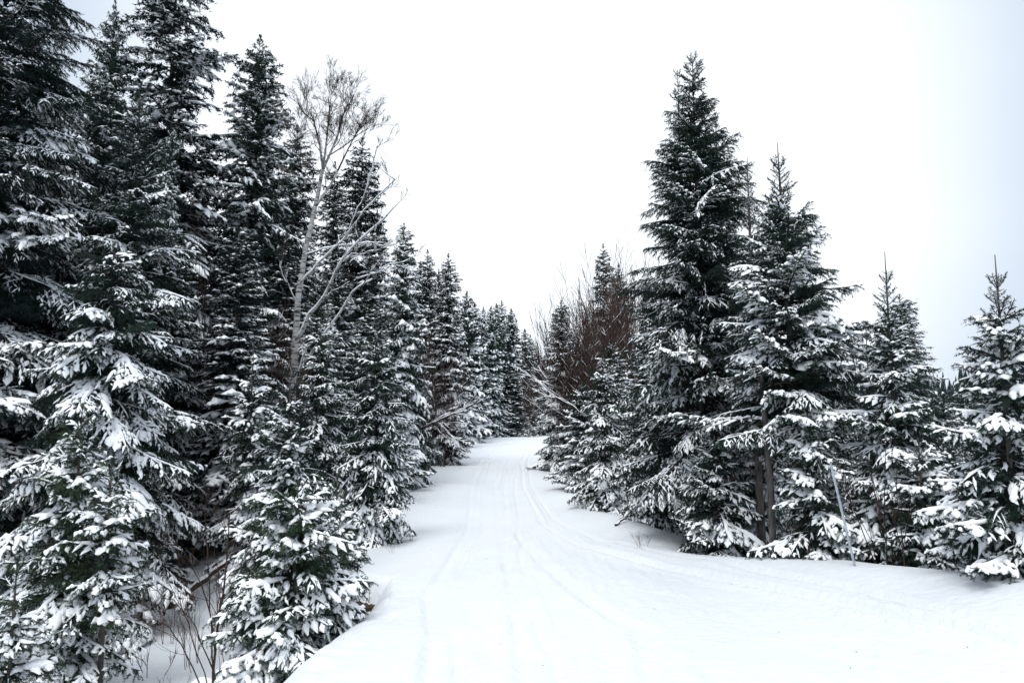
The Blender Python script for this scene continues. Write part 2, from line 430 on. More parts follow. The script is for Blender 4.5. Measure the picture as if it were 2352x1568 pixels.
def make_bough(L, seed, droop, lod, snow_levels=None):
    p = LOD[lod]
    if snow_levels is None: snow_levels = ('heavy', 'light', 'thick') if lod == 0 else ('heavy', 'light')
    rng = np.random.default_rng(seed)
    axis, sides, subs, und = bough_skeleton(L, rng, droop, p)
    fol = Geo(); P0, P1 = [], []
    for pl in [axis[len(axis) // 8:]] + sides + subs + und:
        P0.extend(pl[:-1]); P1.extend(pl[1:])
    V, T = needles(P0, P1, rng, p); fol.add(V, T); nf = len(T)
    tw = Geo()
    tw.add(*tube(axis, np.linspace(.012 + L * .006, .004, len(axis)), 4 if lod == 0 else 3))
    if p['twig']:
        for pl in sides: tw.add(*tube(pl[[0, len(pl) // 2, -1]], [.005, .004, .002], 3))
    Vt, Tt = tw.get()
    n0 = fol.n
    fol.add(Vt, Tt)
    V, T = fol.get()
    idx = np.concatenate([np.zeros(nf, int), np.ones(len(Tt), int)])
    snows = {}
    for lv in snow_levels:
        r2 = np.random.default_rng(seed + 77)
        sn = Geo(); off = r2.random(2) * 50
        dens = {'thick': .3, 'heavy': .24, 'light': -.02}[lv]
        base_w = {0: .0162, 1: .040, 2: .075}[lod] * {'thick': 1.75, 'heavy': 1.15, 'light': .75}[lv]
        fq = (4.2, 2.6, 1.8)[lod]
        def lay(pl, wmul, tipfat, flat=1.0):
            n = len(pl)
            c = pl[n // 2]
            # steep twigs shed their snow
            dv = pl[-1] - pl[0]; hz = math.hypot(dv[0], dv[1]) + 1e-6
            if abs(dv[2]) / hz > 1.6: return
            pn = float(vnoise(c[0] * fq + off[0], c[1] * fq + off[1])) + .10 * r2.normal()
            if pn < -dens - .12: return
            k = (1 + max(0, pn) * 1.8) * r2.uniform(.8, 1.2)
            if n < 3: pl = np.array([pl[0], (pl[0] + pl[-1]) / 2, pl[-1]]); n = 3
            u = np.linspace(0, 1, n)
            prof = np.sqrt(np.clip(1 - (2 * u - 1) ** 4, 0, 1)) * (1 + tipfat * u) * (1 + .30 * noise1(r2, n, 2)) 
            prof = np.clip(prof, .12, 2)
            w = base_w * wmul * k * prof
            sn.add(*snow_strip(pl, w, flat * w * r2.uniform(.7, 1.05), .006 + .15 * w.mean(), p['ring']))
        if lod > 0 or True:
            lay(axis[len(axis) // 6:], 1.5, -.3)
        for pl in sides:
            if lod: lay(pl, 1.3, .35); continue
            q = int(r2.integers(0, 2))                       # broken runs of snow, never one long ribbon
            while q < len(pl) - 1:
                e = min(len(pl), q + int(r2.integers(3, 6)))
                if e - q > 1 and r2.random() < .90: lay(pl[q:e], r2.uniform(.85, 1.35), r2.uniform(-.3, .4))
                q = e - (1 if r2.random() < .5 else 0)
        if lv != 'light':                                    # wider pads where the fingers have grown together
            for pl in sides:
                if r2.random() < .45 and len(pl) > 3:
                    k = int(len(pl) * r2.uniform(.35, .6))
                    if len(pl) - k > 1: lay(pl[k:], r2.uniform(1.9, 2.7), r2.uniform(-.4, .1), .5)
        for pl in subs:
            if r2.random() < (.93 if lod == 0 else .97): lay(pl, {'thick': .85, 'heavy': 1.05, 'light': .95}[lv], .35)
        snows[lv] = sn.get()
    return dict(L=L, V=V, T=T, idx=idx, snow=snows)

def make_shoot(L, seed, lod):
    """stiff young shoot covered in needles, for tree tips"""
    p = dict(LOD[lod]); p['nd'] = p['nd'] * 1.2
    rng = np.random.default_rng(seed)
    n = 5; t = np.linspace(0, 1, n)
    pl = np.stack([L * t, L * .02 * rng.normal(size=n).cumsum() * .3, L * .22 * t ** 2], 1)
    P0, P1 = list(pl[:-1]), list(pl[1:])
    for s in (.35, .6, .75):
        for sg in (-1, 1):
            if rng.random() < .75:
                b = np.array([L * s, 0, L * .22 * s * s]); l = L * rng.uniform(.16, .34)
                P0.append(b); P1.append(b + np.array([math.cos(.8), sg * math.sin(.8), .15]) * l)
    V, T = needles(P0, P1, rng, p)
    G = Geo(); G.add(V, T); nf = len(T)
    vt, tt = tube(pl, np.linspace(.007, .003, n), 3); G.add(vt, tt)
    V, T = G.get()
    sn = Geo()
    w = .011 if lod == 0 else .02
    sn.add(*snow_strip(pl[1:], w * np.array([.3, 1, 1.1, .3]), w * .8, .008, p['ring']))
    for a, b in list(zip(P0, P1))[4:]:
        q = np.linspace(0, 1, 3)[:, None] * (b - a) + a
        sn.add(*snow_strip(q, w * np.array([.2, 1, .3]), w * .7, .007, p['ring']))
    s = sn.get()
    return dict(L=L, V=V, T=T, idx=np.concatenate([np.zeros(nf, int), np.ones(len(tt), int)]), snow={'heavy': s, 'light': s, 'thick': s})

SIZES = {0: (.45, .8, 1.2, 1.7, 2.3), 1: (.5, 1.0, 1.6, 2.3), 2: (.6, 1.1, 1.9)}
NVAR = {0: 3, 1: 3, 2: 2}
TEMPL = {}
for lod in (0, 1, 2):
    for si, L in enumerate(SIZES[lod]):
        for v in range(NVAR[lod]):
            TEMPL[lod, si, v] = make_bough(L, 100 * lod + 10 * si + v, (.25, .5, .75)[v % 3] * (.6 if L < .6 else 1), lod)
    for v in range(2): TEMPL[lod, 'shoot', v] = make_shoot(.34, 900 + v + 10 * lod, lod)

NEEDLE_MATS = {'mid': M_NEEDLE, 'dark': M_NEEDLE_DARK, 'green': M_NEEDLE_GREEN}
_bm = {}
def bough_mesh(key, tone):
    k = (key, tone)
    if k not in _bm:
        t = TEMPL[key]
        _bm[k] = mesh('bough', t['V'], t['T'], [NEEDLE_MATS[tone], M_TWIG], t['idx'])
    return _bm[k]
def snow_mesh(key, lv):
    k = (key, lv, 'snow')
    if k not in _bm:
        V, T = TEMPL[key]['snow'][lv]
        _bm[k] = mesh('snow', V, T, M_SNOW, smooth=True)
    return _bm[k]

def placements(h, rad, rng, base=.06, shape=.8, spacing=.30, per=5, gap=0.0, pitch=(38, 4, -22), leader=.5, snow=(.35, .75), belly=.0, prof=None, spike=None, bare=0.0, asym=None, inner=.95):
    """list of (z, yaw, length, pitch, roll, kind, snow level) for one conifer of height h"""
    out = []
    z = h * base
    top = h - leader
    while z < top:
        t = (h - z) / h                            # 0 at the tip, 1 at the ground
        r = rad * min(1.0, (t / .9)) ** shape
        if prof: r = rad * np.interp(t, [q[0] for q in prof], [q[1] for q in prof])
        r *= 1.13
        r *= 1 - belly * max(0, t - .75) / .25
        n = per if r > .35 else max(4, per - 1)
        ph = rng.random() * 6.28
        dz = spacing * (0.62 + .38 * t) * rng.uniform(.8, 1.2)
        for k in range(n):
            if rng.random() < gap: continue
            yaw = ph + k * 6.283 / n + rng.normal() * .28
            ln = r * rng.uniform(.75, 1.15) * (1.18 if rng.random() < .08 else 1)
            if asym: ln *= 1 + asym[1] * math.cos(yaw - asym[0])
            pt = np.interp(t, [0, .12, .4, 1], [pitch[0], pitch[0] * .7 + pitch[1] * .3, pitch[1], pitch[2]]) + rng.normal() * 6
            lv = 'heavy' if rng.random() < np.interp(t, [0, .35, 1], [snow[0] * .3, snow[0], snow[1]]) else 'light'
            if rng.random() > np.interp(t, [0, .3, 1], [.75, .9, 1.0]) - bare * (1 - .5 * t): lv = None
            zz = z + rng.uniform(-.5, .5) * dz
            if ln > .26:
                out.append((zz, yaw, ln, R(pt), rng.normal() * .18, 'b', lv))
                if ln > .7 and rng.random() < inner:   # short inner bough that closes the crown round the trunk
                    out.append((z + rng.random() * dz, rng.random() * 6.28, ln * rng.uniform(.40, .72), R(pt + rng.uniform(-10, 25)), rng.normal() * .3, 'b', None if rng.random() < .6 else 'light'))
            else: out.append((zz, yaw, max(.12, ln), R(pt + 8), 0, 's', 'light' if rng.random() < .5 else None))
        z += dz
    # young shoots up the leader: whorls that shorten upwards, then a bare spike
    l0 = max(.12, min(.40, rad * .16 + .1)) if leader > .45 else .16
    sp = spike if spike else leader * .35
    zz, zb = top, h - sp
    while zz < zb:
        f = (zz - top) / max(.01, zb - top)
        for j in range(4):
            out.append((zz + rng.uniform(-.03, .03), rng.random() * 1.2 + j * 1.57, l0 * (1.2 - .7 * f) * rng.uniform(.75, 1.2), R(32 + rng.normal() * 8 + (20 if leader < .45 else 0)), 0, 's', 'light' if leader > .45 and rng.random() < .5 else None))
        zz += .14
    for j in range(5):
        out.append((zb, j * 1.257 + rng.random() * .6, l0 * rng.uniform(.65, .95), R(50 + (15 if leader < .45 else 0)), 0, 's', None))
    return out

def pick(lod, ln, kind, rng):
    if kind == 's':
        key = (lod, 'shoot', int(rng.integers(2)))
        return key, ln / .34
    sizes = SIZES[lod]
    si = min(range(len(sizes)), key=lambda q: abs(math.log(sizes[q] / ln)))
    key = (lod, si, int(rng.integers(NVAR[lod])))
    return key, ln / sizes[si]

def trunk_mesh(h, r0, lean=(0, 0), k=9, mat=None, rng=None, top_r=.006):
    n = max(6, int(h / .8))
    t = np.linspace(0, 1, n)
    P = np.stack([lean[0] * t, lean[1] * t, -.4 + (h + .4) * t], 1)
    if rng is not None: P[:, :2] += .012 * np.stack([noise1(rng, n), noise1(rng, n)], 1) * (1 - t)[:, None]
    V, T = tube(P, r0 * (1 - t) ** .85 + top_r, k)
    return mesh('trunk', V, T, mat or M_BARK, smooth=True)

def near_tree(label, x, y, h, rad, seed, tone='mid', group=None, lean=(0, 0), trunk_r=None, thick=0.0, **kw):
    """a conifer built bough by bough"""
    rng = np.random.default_rng(seed)
    root = thing('fir_tree', label, 'fir tree', (x, y, gz(x, y)), group)
    link('trunk', trunk_mesh(h, trunk_r or (.02 + h * .0058), lean, rng=rng), root)
    for (z, yaw, ln, pt, roll, kind, lv) in placements(h, rad, rng, **kw):
        key, sc = pick(0, ln, kind, rng)
        if lv == 'heavy' and rng.random() < thick: lv = 'thick'
        b = bpy.data.objects.new('bough' if kind == 'b' else 'shoot', bough_mesh(key, tone)); C.objects.link(b)
        b.parent = root
        b.location = (lean[0] * z / h, lean[1] * z / h, z)
        b.rotation_euler = (roll, -pt, yaw)
        b.scale = (sc, sc * (1 if rng.random() < .5 else -1), sc)
        if lv:
            s = bpy.data.objects.new('snow', snow_mesh(key, lv)); C.objects.link(s); s.parent = b
    return root

def crown_mesh(h, rad, seed, lod, tone, **kw):
    rng = np.random.default_rng(seed)
    F, SN = Geo(), Geo(); I = []
    for (z, yaw, ln, pt, roll, kind, lv) in placements(h, rad, rng, **kw):
        key, sc = pick(lod, ln, kind, rng)
        t = TEMPL[key]
        M = np.array(Matrix.Rotation(yaw, 3, 'Z') @ Matrix.Rotation(-pt, 3, 'Y') @ Matrix.Rotation(roll, 3, 'X')) * sc
        F.add(t['V'] @ M.T + (0, 0, z), t['T']); I.append(t['idx'])
        if lv:
            V, T = t['snow'][lv]; SN.add(V @ M.T + (0, 0, z), T)
    V, T = F.get(); V2, T2 = SN.get()
    return (mesh('crown', V, T, [NEEDLE_MATS[tone], M_TWIG], np.concatenate(I)), mesh('snow', V2, T2, M_SNOW, smooth=True), trunk_mesh(h, .02 + h * .0058, k=6, rng=rng), h, rad)

CROWNS = {
    'cone': crown_mesh(15, 2.1, 11, 1, 'mid', spacing=.44, per=6, shape=.6, base=.05, snow=(.25, .8), gap=.05, pitch=(30, -8, -36), leader=.4),
    'cone_b': crown_mesh(13, 1.9, 12, 1, 'mid', spacing=.42, per=6, shape=.62, base=.05, snow=(.45, .9), gap=.05, pitch=(30, -12, -42), leader=.4),
    'spire': crown_mesh(15, 1.35, 13, 1, 'dark', spacing=.38, per=6, shape=.55, base=.06, snow=(.15, .6), gap=.08, pitch=(20, -16, -36), leader=.35),
    'ragged': crown_mesh(18, 1.9, 14, 1, 'dark', spacing=.52, per=5, shape=.45, base=.10, snow=(.15, .5), gap=.30, pitch=(20, -10, -24), leader=.4),
    'small': crown_mesh(7, 1.6, 15, 1, 'mid', spacing=.34, per=6, shape=.65, base=.02, snow=(.7, .95), gap=.03, pitch=(40, -2, -26), leader=.5),
    'far_cone': crown_mesh(13, 1.8, 21, 2, 'mid', spacing=.42, per=7, shape=.62, base=.03, snow=(.3, .8), gap=.05, pitch=(30, -12, -38), leader=.4),
    'far_spire': crown_mesh(14, 1.3, 22, 2, 'mid', spacing=.42, per=7, shape=.55, base=.03, snow=(.25, .7), gap=.08, pitch=(20, -10, -30), leader=.4),
    'far_spire_b': crown_mesh(12, 1.5, 23, 2, 'dark', spacing=.42, per=7, shape=.6, base=.03, snow=(.3, .75), gap=.08, pitch=(20, -10, -30), leader=.4),
}
def mid_tree(label, x, y, h, rad, kind, rz=0.0, group=None, lean=(0, 0)):
    c, s, t, h0, r0 = CROWNS[kind]
    root = thing('fir_tree', label, 'fir tree', (x, y, gz(x, y)), group, rz=rz)
    root.scale = (rad / r0, rad / r0, h / h0)
    root.rotation_euler = (lean[1], lean[0], rz)
    for nm, me in (('trunk', t), ('crown', c), ('snow', s)):
        o = bpy.data.objects.new(nm, me); C.objects.link(o); o.parent = root
    return root

def by_px(px, py, d):
    """tree whose tip shows at pixel (px, py) when it stands d metres ahead -> x, y, height"""
    p = at(px, py, d)
    return p.x, d, p.z - gz(p.x, d)
def rad_px(w, d): return w / F_PX * d

LMK = [(60, 300, 'the giant dark fir'), (322, 215, 'the long-boughed fir'), (262, 560, 'the dome-topped fir'), (412, 60, 'the ragged tall fir'), (598, 80, 'the tallest full fir'),
       (683, 288, 'the slim fir'), (735, 420, "the birch's fork"), (833, 318, 'the blunt spire fir'), (928, 512, 'the lone skyline fir'), (1030, 582, 'the skyline pair'),
       (1215, 830, "the trail's far end"), (1385, 560, 'the thicket fir'), (1590, 130, 'the tall right fir'), (1785, 320, 'the broad right fir'), (2032, 578, 'the slender-leader fir'), (2285, 585, 'the right edge fir'), (690, 900, 'the birch foot'), (868, 735, 'the bank fir')]
_used = set()
def autolabel(what, px, py):
    order = sorted(LMK, key=lambda q: math.hypot(px - q[0], py - q[1]))
    for far in ('', ' farther off', ' half hidden'):
        for lx, ly, nm in order[:5]:
            dx, dy = px - lx, py - ly
            h = '' if abs(dx) < 22 else ('just ' if abs(dx) < 60 else '' if abs(dx) < 150 else 'well ') + ('left' if dx < 0 else 'right')
            v = 'level with' if abs(dy) < 25 else ('just ' if abs(dy) < 80 else '' if abs(dy) < 220 else 'far ') + ('above' if dy < 0 else 'below')
            t = f"{what}{far}, tip {v} {'and ' + h + ' of ' if h else ''}{nm}"
            if t not in _used:
                _used.add(t); return t
    return t

# ------------------------------------------------------------------ firs near the camera, bough by bough
def NT(label, px, py, d, wpx, seed, **kw):
    x, y, h = by_px(px, py, d)
    dx = rad_px(kw.pop('basedx', 0), d)
    return near_tree(label, x + dx, y, h, rad_px(wpx, d), seed, lean=(-dx, 0), **kw)

# left
NT('giant dark fir at the left edge of the photo, its tip above the frame', 40, -330, 15.5, 335, 31, tone='dark', spacing=.56, per=6, shape=.5, base=.12, snow=(.25, .7), pitch=(15, -8, -26), gap=.06, bare=.15)
NT('tall full fir with long drooping snow-laden boughs, behind the dome-topped fir at left', 322, 215, 17.0, 255, 32, spacing=.46, per=6, shape=.8, base=.06, snow=(.6, .95), pitch=(42, 0, -44), leader=.9)
NT('broad dome-topped fir with sweeping white boughs, left foreground', 262, 560, 13.6, 250, 33, spacing=.34, per=6, shape=.55, base=.10, snow=(.95, 1.0), pitch=(10, -16, -46), leader=.2, thick=0.5)
NT('small snow-clad fir at lower left in front of the dome-topped fir', 190, 925, 10.6, 150, 34, tone='green', spacing=.28, per=6, shape=.65, base=.06, snow=(.9, 1.0), pitch=(35, 0, -26), leader=.3, thick=0.5)
NT('slim little fir with a bare thin trunk foot, lower left', 258, 1050, 10.3, 110, 35, tone='green', spacing=.26, per=5, shape=.6, base=.34, snow=(.9, 1), pitch=(35, 0, -20), leader=.3, thick=0.5)
NT('lowest young fir in the bottom left corner', 40, 1285, 8.8, 105, 36, tone='green', spacing=.22, per=6, shape=.7, base=.05, snow=(.8, .9), pitch=(30, 2, -14), leader=.2, thick=0.5)
NT('foreground young fir heaped with snow beside the trail edge at bottom', 685, 1100, 9.2, 192, 37, tone='green', spacing=.23, per=7, shape=.6, base=.04, snow=(1.0, 1.0), pitch=(40, 4, -18), leader=.3, thick=0.8)
NT('young fir with a spiky tip just behind the foreground snow-heaped fir', 775, 1085, 10.4, 95, 38, tone='green', spacing=.24, per=6, shape=.7, base=.04, snow=(.95, 1.0), pitch=(42, 4, -20), leader=.35, thick=0.8)
NT('wide young fir with thin spiky tip left of the trail, second row', 668, 855, 13.0, 150, 39, tone='mid', spacing=.28, per=6, shape=.75, base=.04, snow=(.85, 1.0), pitch=(45, 8, -18), leader=.5, thick=0.75)
NT('narrow young fir between the dome-topped fir and the birch', 583, 775, 16.5, 85, 40, tone='mid', spacing=.34, per=5, shape=.7, base=.04, snow=(.9, 1.0), pitch=(35, 0, -26), leader=.4, thick=0.6)
NT('dense dark-skirted fir overhanging the left trail bank', 864, 735, 17.0, 110, 41, tone='mid', spacing=.34, per=7, shape=.62, base=.02, snow=(.7, .8), pitch=(30, -10, -40), leader=.3)
NT('snowy pointed fir standing under the leaning birch stems', 738, 715, 18.5, 95, 42, tone='mid', spacing=.38, per=6, shape=.7, base=.04, snow=(.8, 1.0), pitch=(30, -10, -40), leader=.3)
# right
NT('tall dark full fir with clustered tips, right of the trail', 1590, 130, 17.0, 212, 51, tone='mid', prof=[(0, .02), (.05, .10), (.12, .22), (.2, .40), (.3, .55), (.45, .72), (.6, .84), (.8, .84), (1, .7)], spacing=.42, per=7, base=.15, snow=(.15, .6), pitch=(36, 8, -24), leader=.7, spike=.2, bare=.12)
NT('secondary stem close behind the tall right fir, its tip lower and to the right', 1643, 262, 18.2, 95, 52, tone='dark', spacing=.50, per=6, shape=.6, base=.40, snow=(.2, .4), pitch=(25, 10, -10), leader=.2)
NT('slender secondary tip stem crowding the left side of the tall right fir', 1556, 160, 17.4, 75, 67, tone='mid', spacing=.50, per=5, shape=.7, base=.60, snow=(.2, .4), pitch=(42, 22, 8), leader=.9, spike=.2)
NT('broad fir with bare upright leader and snowy skirts, right of the tall dark fir', 1785, 320, 14.0, 262, 53, tone='mid', spacing=.34, per=6, shape=.85, base=.36, snow=(.75, 1.0), pitch=(46, 8, -24), leader=1.5, spike=.62, basedx=22, trunk_r=.12, thick=0.6)
NT('thin-tipped fir squeezed between the tall dark fir and the broad right fir', 1716, 362, 15.0, 110, 54, tone='mid', spacing=.40, per=5, shape=1.0, base=.3, snow=(.5, .9), pitch=(48, 12, -18), leader=1.7, spike=.6, trunk_r=.10)
NT('low bushy fir at the foot of the tall dark right fir', 1640, 985, 15.2, 112, 55, tone='mid', spacing=.27, per=6, shape=.62, base=.03, snow=(.7, .9), pitch=(32, 2, -22), leader=.25, thick=0.3)
NT('bushy snow-covered fir leaning over the right trail bank', 1385, 800, 22.5, 88, 56, tone='mid', spacing=.42, per=6, shape=.6, base=.02, snow=(.85, 1.0), pitch=(30, -10, -40), leader=.3, thick=0.3)
NT('short fir beside the bank between the trail-side fir and the tall dark fir', 1510, 900, 18.6, 88, 57, tone='mid', spacing=.36, per=6, shape=.6, base=.02, snow=(.85, .95), pitch=(30, -4, -28), leader=.3, thick=0.3)
NT('fir with bare upright leader at right, crown wide and snowy below', 2032, 578, 12.4, 160, 58, tone='mid', spacing=.29, per=6, shape=.95, base=.05, snow=(.85, 1.0), pitch=(50, 8, -24), leader=1.3, spike=.62, thick=0.5)
NT('fir at the right edge of the photo with thick snow fingers on its boughs', 2285, 585, 9.3, 195, 59, tone='mid', spacing=.25, per=5, shape=.95, base=.06, snow=(.95, 1.0), pitch=(50, 10, -24), leader=1.0, spike=.48, thick=0.85)
NT('low fir sagging with snow beside the leaning steel post', 1858, 960, 12.8, 105, 60, tone='mid', spacing=.28, per=6, shape=.6, base=.12, snow=(1.0, 1.0), pitch=(30, -4, -24), leader=.2, thick=0.6)
NT('thin sapling leader poking up between two right-hand firs', 1988, 742, 12.8, 60, 61, tone='mid', spacing=.34, per=4, shape=1.0, base=.2, snow=(.6, .9), pitch=(45, 10, -10), leader=.9, trunk_r=.03)
NT('low snowy fir just right of the sagging fir, below the bare-leader fir', 2110, 1010, 11.4, 120, 62, tone='mid', spacing=.27, per=6, shape=.6, base=.04, snow=(.9, 1.0), pitch=(30, 0, -22), leader=.25, thick=0.6)

# ------------------------------------------------------------------ firs further back
def MT(label, px, py, d, wpx, kind, rz, group=None, lean=(0, 0)):
    x, y, h = by_px(px, py, d)
    return mid_tree(label, x, y, h, rad_px(wpx, d), kind, rz, group, lean)

MT('narrow fir, tip at the frame top, between the giant dark fir and the ragged fir', 265, 0, 23, 125, 'cone', .4)
MT('ragged tall fir with gaps and visible trunk, cut by the top of the frame', 412, -150, 24, 215, 'ragged', 1.2)
MT('tallest full pointed fir left of the birch', 598, 80, 26, 185, 'cone', 2.2)
MT('slim pointed fir just left of the birch crown', 683, 288, 30, 112, 'spire', 3.0)
MT('slim dark fir behind the birch trunk fork', 770, 372, 34, 80, 'spire', 4.0)
MT('blunt dark spire fir right of the birch', 833, 318, 32, 118, 'spire', 5.0)
MT('short fir tip behind the blunt spire fir', 867, 485, 38, 60, 'spire', 5.6)
MT('snowy pointed fir standing apart on the skyline right of the birch', 928, 512, 30, 95, 'cone_b', .9)
MT('slender spire fir, left one of the skyline pair mid-left', 982, 573, 44, 55, 'spire', 1.9)
MT('slender spire fir, right one of the skyline pair mid-left', 1030, 582, 42, 60, 'spire', 2.9)
MT('dark fir in the shade behind the tall left fir', 470, 350, 27, 85, 'spire', .3)
MT('small dark fir between the ragged fir and the tallest full fir', 395, 275, 20, 65, 'cone', 1.3)
MT('brown-tipped dark fir rising from the bare thicket right of the trail', 1385, 560, 45, 55, 'spire', 2.0)
MT('second dark fir in the thicket, beside the tall one and shorter', 1420, 605, 47, 45, 'spire', 2.6)
MT('dark fir at the right trail bend with snow-lined lower boughs', 1288, 690, 38, 70, 'cone', 1.0)
MT('darker fir close behind the right-hand fir with the bare leader', 2066, 675, 21, 115, 'cone', .5)
MT('fir on the left trail side in front of the skyline pair', 985, 640, 44, 60, 'cone_b', 2.0)
MT('small fir filling the gap between the bare-leader fir and the right edge fir', 2165, 905, 20, 95, 'small', .2)
MT('pointed fir in the gap left of the right edge fir, further back', 2215, 880, 30, 75, 'cone', .9)
MT('fir tip showing between the broad fir and the bare-leader fir', 1945, 880, 26, 70, 'cone', 1.9)
MT('low fir behind the right edge fir, by the frame edge', 2330, 900, 19, 110, 'small', 2.9)
MT('low fir at the left trail bank below the lone skyline fir', 885, 850, 24, 70, 'small', 1.0)
MT('snowy low fir at the right of the trail where it bends', 1335, 880, 28, 75, 'small', 2.3)

rng = np.random.default_rng(404)
row = [(1072, 668, 68, 50), (1090, 695, 76, 40), (1110, 705, 82, 36), (1128, 702, 84, 34), (1140, 697, 88, 34), (1152, 690, 90, 36), (1174, 708, 92, 38), (1205, 755, 94, 32), (1218, 768, 97, 30), (1048, 720, 60, 46), (1085, 770, 74, 44), (1130, 800, 86, 42), (1160, 800, 90, 40), (1185, 850, 88, 32), (1236, 800, 95, 26), (1250, 815, 100, 26), (966, 600, 48, 34), (1008, 618, 50, 34)]
for k, (px, py, d, w) in enumerate(row):
    MT(autolabel('far row fir', px, py), px, py, d, w * 1.15, ('far_cone', 'far_spire', 'far_spire_b')[k % 3], rng.random() * 6.28, 'far firs lining the left of the trail')

# the forest behind, kept under the skyline
ENVL = np.array([(-600, 0), (0, 20), (180, 60), (240, 220), (330, 300), (430, 380), (500, 440), (560, 380), (620, 380), (660, 480), (700, 500), (760, 500), (850, 540), (900, 620), (950, 660), (1010, 700), (1080, 760), (1150, 800), (1200, 850), (1235, 880)])
ENVR = np.array([(1250, 880), (1290, 790), (1350, 740), (1420, 700), (1500, 650), (1700, 700), (1860, 880), (1900, 900), (2600, 900)])
placed = []
HIDDEN = {(1, 8), (1, 20), (1, 47), (2, 5), (5, 6), (5, 41), (5, 44), (5, 48), (5, 56), (1, 2), (1, 3), (1, 5), (1, 6), (1, 7), (1, 11), (1, 14), (1, 18), (1, 19), (1, 22), (1, 23), (1, 24), (1, 25), (1, 27), (1, 31), (1, 32), (1, 33), (1, 35), (1, 36), (1, 38), (1, 40), (1, 41), (1, 42), (1, 44), (1, 45), (1, 46), (1, 48), (1, 49), (1, 51), (1, 54), (1, 55), (1, 57), (2, 1), (2, 2), (2, 3), (2, 4), (2, 6), (2, 7), (2, 8), (2, 9), (2, 10), (2, 11), (2, 13), (2, 14), (2, 15), (2, 16), (2, 17), (2, 18), (2, 19), (2, 20), (2, 21), (2, 22), (2, 23), (2, 25), (2, 26), (2, 27), (2, 29), (2, 30), (2, 31), (2, 32), (2, 33), (2, 34), (2, 35), (2, 36), (2, 37), (2, 38), (2, 39), (2, 40), (3, 1), (3, 2), (3, 3), (3, 5), (3, 6), (3, 7), (3, 8), (3, 9), (3, 10), (3, 11), (3, 13), (3, 14), (3, 15), (3, 16), (3, 17), (3, 19), (3, 21), (3, 23), (3, 24), (3, 25), (3, 26), (4, 2), (4, 3), (4, 4), (4, 5), (4, 6), (4, 8), (4, 10), (4, 11), (4, 13), (4, 14), (4, 15), (4, 16), (4, 17), (4, 18), (4, 19), (4, 20), (4, 21), (4, 22), (5, 1), (5, 2), (5, 4), (5, 5), (5, 8), (5, 9), (5, 10), (5, 11), (5, 12), (5, 13), (5, 14), (5, 16), (5, 18), (5, 20), (5, 21), (5, 23), (5, 26), (5, 27), (5, 28), (5, 29), (5, 30), (5, 31), (5, 32), (5, 33), (5, 34), (5, 35), (5, 36), (5, 37), (5, 39), (5, 42), (5, 43), (5, 45), (5, 47), (5, 50), (5, 51), (5, 52), (5, 53), (5, 54), (5, 55), (5, 59), (5, 60), (6, 1), (6, 2), (6, 3), (6, 4), (6, 7), (6, 8), (6, 9), (6, 10), (6, 11), (6, 12), (6, 13), (6, 14), (6, 15), (6, 16), (6, 17), (6, 18), (6, 19), (6, 20), (6, 21), (6, 22), (6, 23), (6, 24), (6, 25), (6, 26)}
def scatter(n, fx, dr, env, label, group, kinds, wr, seed, dy=(20, 230), minsep=1.6):
    r = np.random.default_rng(seed); c = 0; tries = 0
    while c < n and tries < n * 40:
        tries += 1
        d = r.uniform(*dr); x = r.uniform(*fx(d))
        if any((x - a) ** 2 + (d - b) ** 2 < minsep ** 2 for a, b in placed): continue
        px = 1176 + x / d * F_PX
        if px < -260 or px > 2620: continue
        if 610 < px < 830 and d < 22.5: continue
        top = np.interp(px, env[:, 0], env[:, 1]) + r.uniform(*dy)
        p = at(px, top, d); h = p.z - gz(x, d)
        if h < 2.2: continue
        h = min(h, 17)
        placed.append((x, d)); c += 1
        w, kd, rot = h * r.uniform(*wr) + .3, kinds[int(r.integers(len(kinds)))], r.random() * 6.28
        if (seed, c) in HIDDEN: continue               # nothing of it shows in the photo
        mid_tree(autolabel({'small': 'bushy ', 'cone': 'full ', 'cone_b': 'snowy ', 'spire': 'narrow dark '}.get(kd, '') + label, px, top), x, d, h, w, kd, rot, group)
scatter(58, lambda d: (-d * .85, -6.0), (18, 34), ENVL, 'inner left-forest fir', 'firs inside the left forest', ('cone', 'cone_b', 'spire'), (.12, .16), 1, (60, 380))
scatter(40, lambda d: (-d * .8, -6.6), (34, 62), ENVL, 'back-row left-forest fir', 'firs at the back of the left forest', ('far_cone', 'far_spire', 'far_spire_b'), (.11, .15), 2, (20, 260))
scatter(28, lambda d: (-6.0 - d * .035, -4.6 - d * .035), (22, 70), ENVL, 'trailside left fir', 'low firs on the left trail edge', ('small', 'cone_b'), (.16, .22), 3, (130, 260), 1.3)
scatter(24, lambda d: (3.5 + d * .01, 6.0 + d * .02), (25, 70), ENVR, 'trailside right fir', 'low firs on the right trail edge', ('small', 'cone_b'), (.16, .22), 4, (60, 240), 1.5)
scatter(60, lambda d: (5.2, d * .8), (16, 48), ENVR, 'right-woods fir', 'firs in the woods on the right', ('small', 'cone_b', 'cone'), (.13, .18), 5, (15, 190))
scatter(26, lambda d: (-14, 16), (84, 120), np.array([(0, 860), (2352, 860)]), 'distant fir beyond the trail', 'firs beyond the trail end', ('far_cone', 'far_spire_b'), (.10, .14), 6, (-30, 40), 1.5)

